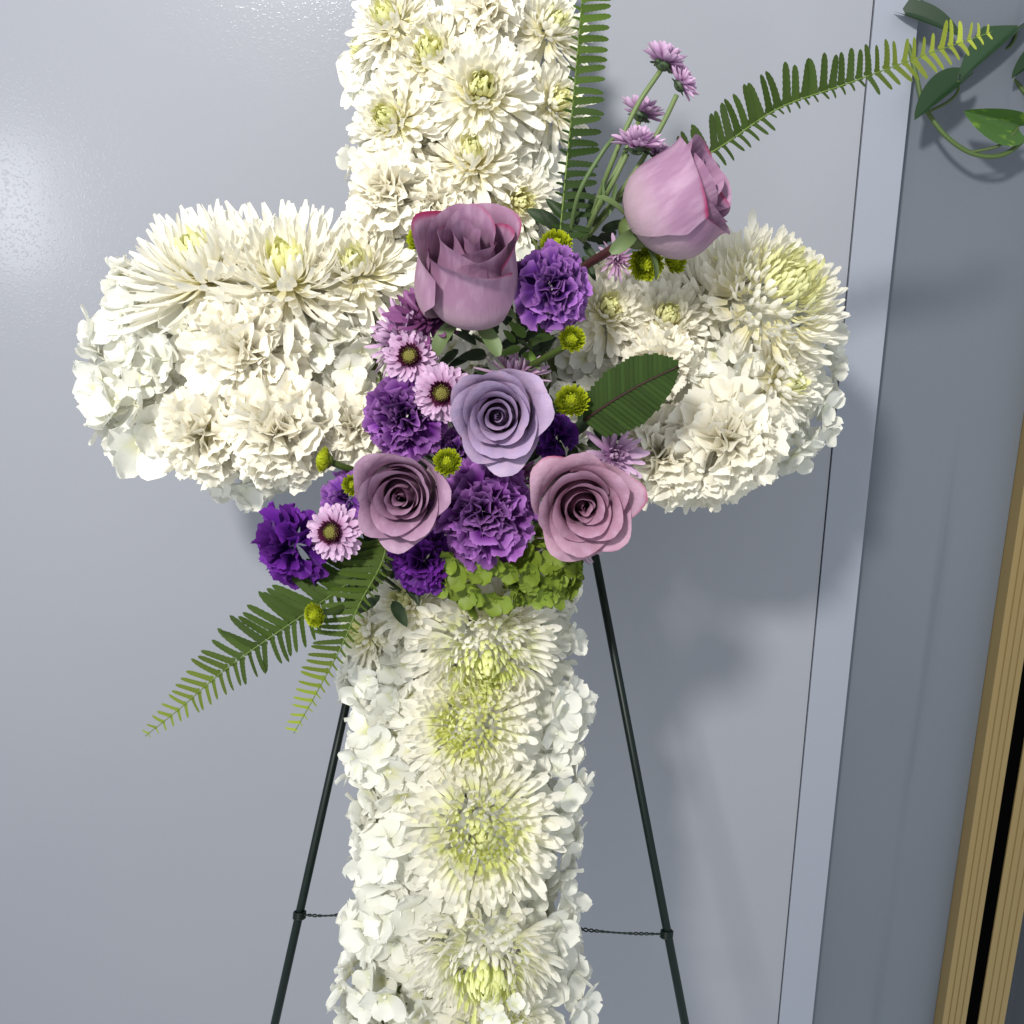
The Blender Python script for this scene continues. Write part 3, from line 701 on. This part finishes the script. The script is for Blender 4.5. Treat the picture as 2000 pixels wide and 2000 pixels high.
frond('long fern frond reaching down to the lower left', [(748, 1070, .65), (690, 1130, .64), (600, 1195, .63), (450, 1300, .62), (350, 1385, .615), (283, 1438, .61)], 34, hump(92, .9, .12, .3), hump(62, .7, .12, .4), ang=lambda s: 66-6*s, dark=(60, 80, 26), tip=(140, 156, 54), tipfrom=.6, wR=.66)
frond('shorter fern frond hanging down beside the lower column', [(757, 1048, .635), (745, 1100, .63), (702, 1180, .62), (668, 1260, .612), (620, 1350, .607), (574, 1432, .605)], 27, hump(76, 1, .25, .2), hump(26, 1, .3, .3), ang=lambda s: 66, dark=(68, 88, 26), tip=(158, 174, 54), tipfrom=.55, tiltL=.5, wR=.6)
# trimmed leaf-shaped frond
WL = [mk_mesh('leaflet', *grid(lambda u, v: (u*.5+.04*math.sin(v*3+s)*v, v, .05*(1-u*u)-.10*v*v), 2, 6), None, M_fern) for s in range(3)]
t = thing('trimmed_leaf', 'broad leaf-shaped trimmed frond with dark midrib lying over the right arm', 'leaf', P(1140, 822, .63))
inv = t.matrix_world.inverted(); view = D3((0, 0, 1))
A, B = P(1140, 822, .632), P(1325, 716, .605)
n = 21; tg = (B-A).normalized()
mid = [A.lerp(B, k/16)+D3((-.4, .6, 0))*.002*math.sin(PI*k/16) for k in range(17)]
put('midrib', mk_mesh('midrib', *tube([inv @ (p+view*.0008) for p in mid], [S(3.4, .62)*(1-.5*k/17) for k in range(17)], 6), None, M_stem), t, None, lin((46, 24, 18)))
for side in (1, -1):
    for i in range(n):
        s = (i+.5)/n
        L = (62 if side < 0 else 94)*(math.sin(PI*min(1, (.12+.88*s)))**.55)*(.55+.45*(1-s)) if side > 0 else 70*math.sin(PI*(.20+.78*s))**.6
        L = S(L, .62)*random.uniform(.97, 1.03); wd = (B-A).length/n*1.06
        perp = tg.cross(view).normalized()*side; a = math.radians(62 if side < 0 else 66)
        y = (tg*math.cos(a)+perp*math.sin(a)+view*random.gauss(-.03, .03)).normalized(); z = (view-y*view.dot(y)).normalized(); x = y.cross(z)
        M = (Matrix((x, y, z)).transposed() @ Matrix.Rotation(.14*side, 3, 'Y') @ Matrix.Diagonal((wd*.92*side, L, L))).to_4x4(); M.translation = inv @ (A.lerp(B, s)+D3((-.4, .6, 0))*.002*math.sin(PI*s)-y*.0016)
        put('leaflet', random.choice(WL), t, M, lin((50, 72, 26)))
# ------------------------------------------------------------------ leafy sprays filling the bouquet
def leafgeo(w=.42, fold=.25, lob=0):
    def fn(u, v):
        ww = w*.5*math.sin(PI*min(1, v**.8))**.7+.01
        if lob: ww *= 1+lob*math.sin(v*22)
        return (u*ww, v, fold*abs(u)*ww*1.2-.18*v*v)
    return grid(fn, 4, 10)
LF = [mk_mesh('leaf', *leafgeo(w, f, l), None, M_leaf) for w, f, l in ((.42, .3, 0), (.34, .5, 0), (.5, .2, .15), (.3, .4, .1))]
def spray(label, px, py, d, n, L, spread, colr=(34, 52, 22), out=(0, 0, 1)):
    t = thing('leafy_spray', label, 'foliage', P(px, py, d+.01))
    inv = t.matrix_world.inverted()
    for i in range(n):
        a = i*GA; rr = spread*((i+.5)/n)**.5
        p = P(px+rr*math.cos(a), py+rr*math.sin(a)*.9, d+random.uniform(-.006, .006))
        y = D3((math.cos(a+random.gauss(0, .6)), -math.sin(a+random.gauss(0, .6)), random.uniform(.0, .5))); vz = D3((random.gauss(0, .3), random.gauss(0, .3), 1))
        z = (vz-y*vz.dot(y)).normalized(); x = y.cross(z)
        M = (Matrix((x, y, z)).transposed() @ Matrix.Diagonal((S(L, d)*random.uniform(.7, 1.2),)*3)).to_4x4(); M.translation = inv @ p
        k = random.uniform(.7, 1.5)
        put('leaf', random.choice(LF), t, M, tuple(lin(colr)[j]*k for j in range(3))+(1,))
    stem(t, [P(px-spread*.5, py-spread*.3, d+.004), P(px, py, d), P(px+spread*.5, py+spread*.4, d+.004)], S(4, d), (50, 66, 30))
spray('dark green leaves in the gap between the large rose and the lavender rose', 965, 680, .672, 26, 60, 85)
spray('dark green leaves under the trimmed leaf right of the lavender rose', 1105, 850, .672, 22, 55, 70)
spray('dark leaves at the foot of the upright fern', 1125, 460, .672, 16, 55, 55)
spray('dark leaves under the lower left ferns at the column edge', 752, 1130, .675, 16, 55, 60)
spray('dark leaves behind the lower left rose', 690, 1010, .672, 12, 50, 55)
spray('dark leaves hidden between the lower roses', 900, 930, .676, 30, 60, 150)
spray('bright green leaf tips right under the large rose', 1025, 672, .658, 7, 42, 24, (84, 112, 40))
# dark rose stem under the side-facing bud
# ------------------------------------------------------------------ easel
t = thing('wire_easel', 'dark green wire easel holding the flower cross', 'easel', P(920, 1100, .80))
def rod(name, pts, r, n=12):
    inv = t.matrix_world.inverted(); return put(name, mk_mesh(name, *tube([inv @ Vector(p) for p in pts], r, n), None, M_easel), t)
def ext(a, b, k): return b+(b-a)*k
a, b = P(740, 1090, .79), P(540, 1985, .77); rod('leg', [a+(a-b)*.55, ext(a, b, .9)], S(8.3, .775))
a, b = P(1146, 1000, .79), P(1335, 1985, .77); rod('leg', [a+(a-b)*.45, ext(a, b, .8)], S(8.3, .775))
top = P(930, 300, .815); rod('back_leg', [top, Vector((top.x, .93, .15))], .003)
# twisted wires and ties
def twist_wire(p0, p1, turns, amp, r, part):
    for ph in (0, PI):
        pts = []; d = (p1-p0); ux = D3((0, 1, 0)); uy = D3((0, 0, 1)); N = turns*8
        for k in range(N+1):
            f = k/N; e = amp*min(1, f*3)*(.6+.4*math.sin(f*9)) ; pts.append(p0+d*f+ux*math.cos(2*PI*turns*f+ph)*e+uy*math.sin(2*PI*turns*f+ph)*e-ux*.0015*math.sin(PI*f))
        inv = t.matrix_world.inverted()
        put(part, mk_mesh(part, *tube([inv @ p for p in pts], r, 5), None, M_wire), t)
twist_wire(P(585, 1786, .772), P(690, 1783, .76), 5, .0012, .0006, 'tie_wire')
twist_wire(P(1305, 1824, .772), P(1110, 1812, .765), 9, .0012, .0006, 'tie_wire')
for px, py in ((585, 1787), (1302, 1824)):
    mb = MB(); c = P(px, py, .773); ax = D3((.1, 1, 0)); inv = t.matrix_world.inverted()
    for k in range(4):
        ring = [inv @ (c+ax*(k-1.5)*.0013+(D3((1, 0, 0))*math.cos(q*PI/6)+D3((0, 0, 1))*math.sin(q*PI/6))*.0042) for q in range(13)]
        mb.add(tube(ring, .0009, 6), Matrix())
    put('wire_tie', mb.mesh('wire_tie', M_easel), t)
# ------------------------------------------------------------------ pothos vine
M_poth, nt, nd, lk = newmat('pothos_leaf'); b = nd['Principled BSDF']; b.inputs['Roughness'].default_value = .38
oi = nd.new('ShaderNodeObjectInfo')
lk.new(mixc(nt, ramp(nt, noise(nt, 3.2, 4, 'Object', (2.5, 1, 1)), (.54, .66)), oi.outputs['Color'], lin((96, 128, 34))), b.inputs['Base Color'])
M_pothd = petal_mat('pothos_leaf_dark', None, rough=.38, trans=.05, spec=.4, vary=.1)
def heart(fold, bend):
    def fn(u, v):
        ww = .40*(math.sin(PI*min(1, (v*.97+.03)**.62))**.75)+.004
        y = v-.10*abs(u)**1.5*(1-v)**3*2
        return (u*ww*math.cos(fold), y, abs(u)*ww*math.sin(fold)-bend*v*v)
    return grid(fn, 8, 16)
def vine(name, label, pts, leaves, stems, d0):
    t = thing(name, label, 'vine', P(*pts[0]))
    stem(t, [P(*p) for p in pts], .0021, (78, 98, 52), 'vine_stem')
    for s_ in stems: stem(t, [P(*p) for p in s_], .0013, (82, 100, 54), 'leaf_stalk')
    inv = t.matrix_world.inverted()
    for (bx, by, tx, ty, d, nrm, fold, wd, c, var) in leaves:
        A = P(bx, by, d); B = P(tx, ty, d-.01); y = (B-A); L = y.length; y.normalize(); vz = D3(nrm)
        z = (vz-y*vz.dot(y)).normalized(); x = y.cross(z)
        M = (Matrix((x, y, z)).transposed() @ Matrix.Diagonal((L*wd, L, L))).to_4x4(); M.translation = inv @ A
        put('leaf', mk_mesh('leaf', *heart(fold, .08), None, M_poth if var else M_pothd), t, M, lin(c))
DK = (30, 50, 30)
vine('pothos_vine', 'pothos vine hanging in a loop before the dark panel at the top right',
     [(1752, -160, .9), (1757, 0, .9), (1768, 60, .9), (1790, 150, .9), (1800, 195, .9), (1812, 220, .9), (1850, 268, .9), (1900, 300, .9), (1955, 303, .9), (2000, 272, .9), (2060, 190, .9)],
     [(1768, 28, 1884, 66, .89, (-.1, .5, 1), .4, .62, (34, 58, 34), False), (1872, 158, 1786, 226, .89, (-.5, .6, .9), .45, .72, (34, 60, 32), False), (1989, 248, 1886, 220, .89, (.1, -.8, .9), .6, .85, (58, 92, 32), True)],
     [[(1812, 219, .9), (1850, 200, .895), (1870, 180, .89), (1872, 158, .888)], [(1892, 298, .9), (1950, 285, .893), (1978, 262, .89), (1988, 248, .89)]], .9)
vine('pothos_vine', 'second pothos vine crossing the top right corner with one large dark leaf',
     [(1890, -160, .93), (1907, 0, .93), (1918, 45, .93), (1937, 106, .925), (1975, 150, .925), (2010, 190, .925), (2080, 270, .92)],
     [(1988, 52, 1871, 148, .91, (-.5, .7, .9), .4, .60, (46, 72, 46), False), (2060, 95, 1976, 145, .91, (-.4, .8, .8), .4, .65, (34, 60, 32), False)],
     [[(1937, 106, .925), (1970, 92, .915), (1982, 75, .912), (1988, 52, .91)], [(1915, -2, .93), (1955, 8, .92), (1972, -10, .92)]], .93)
print('objects', len(bpy.data.objects))
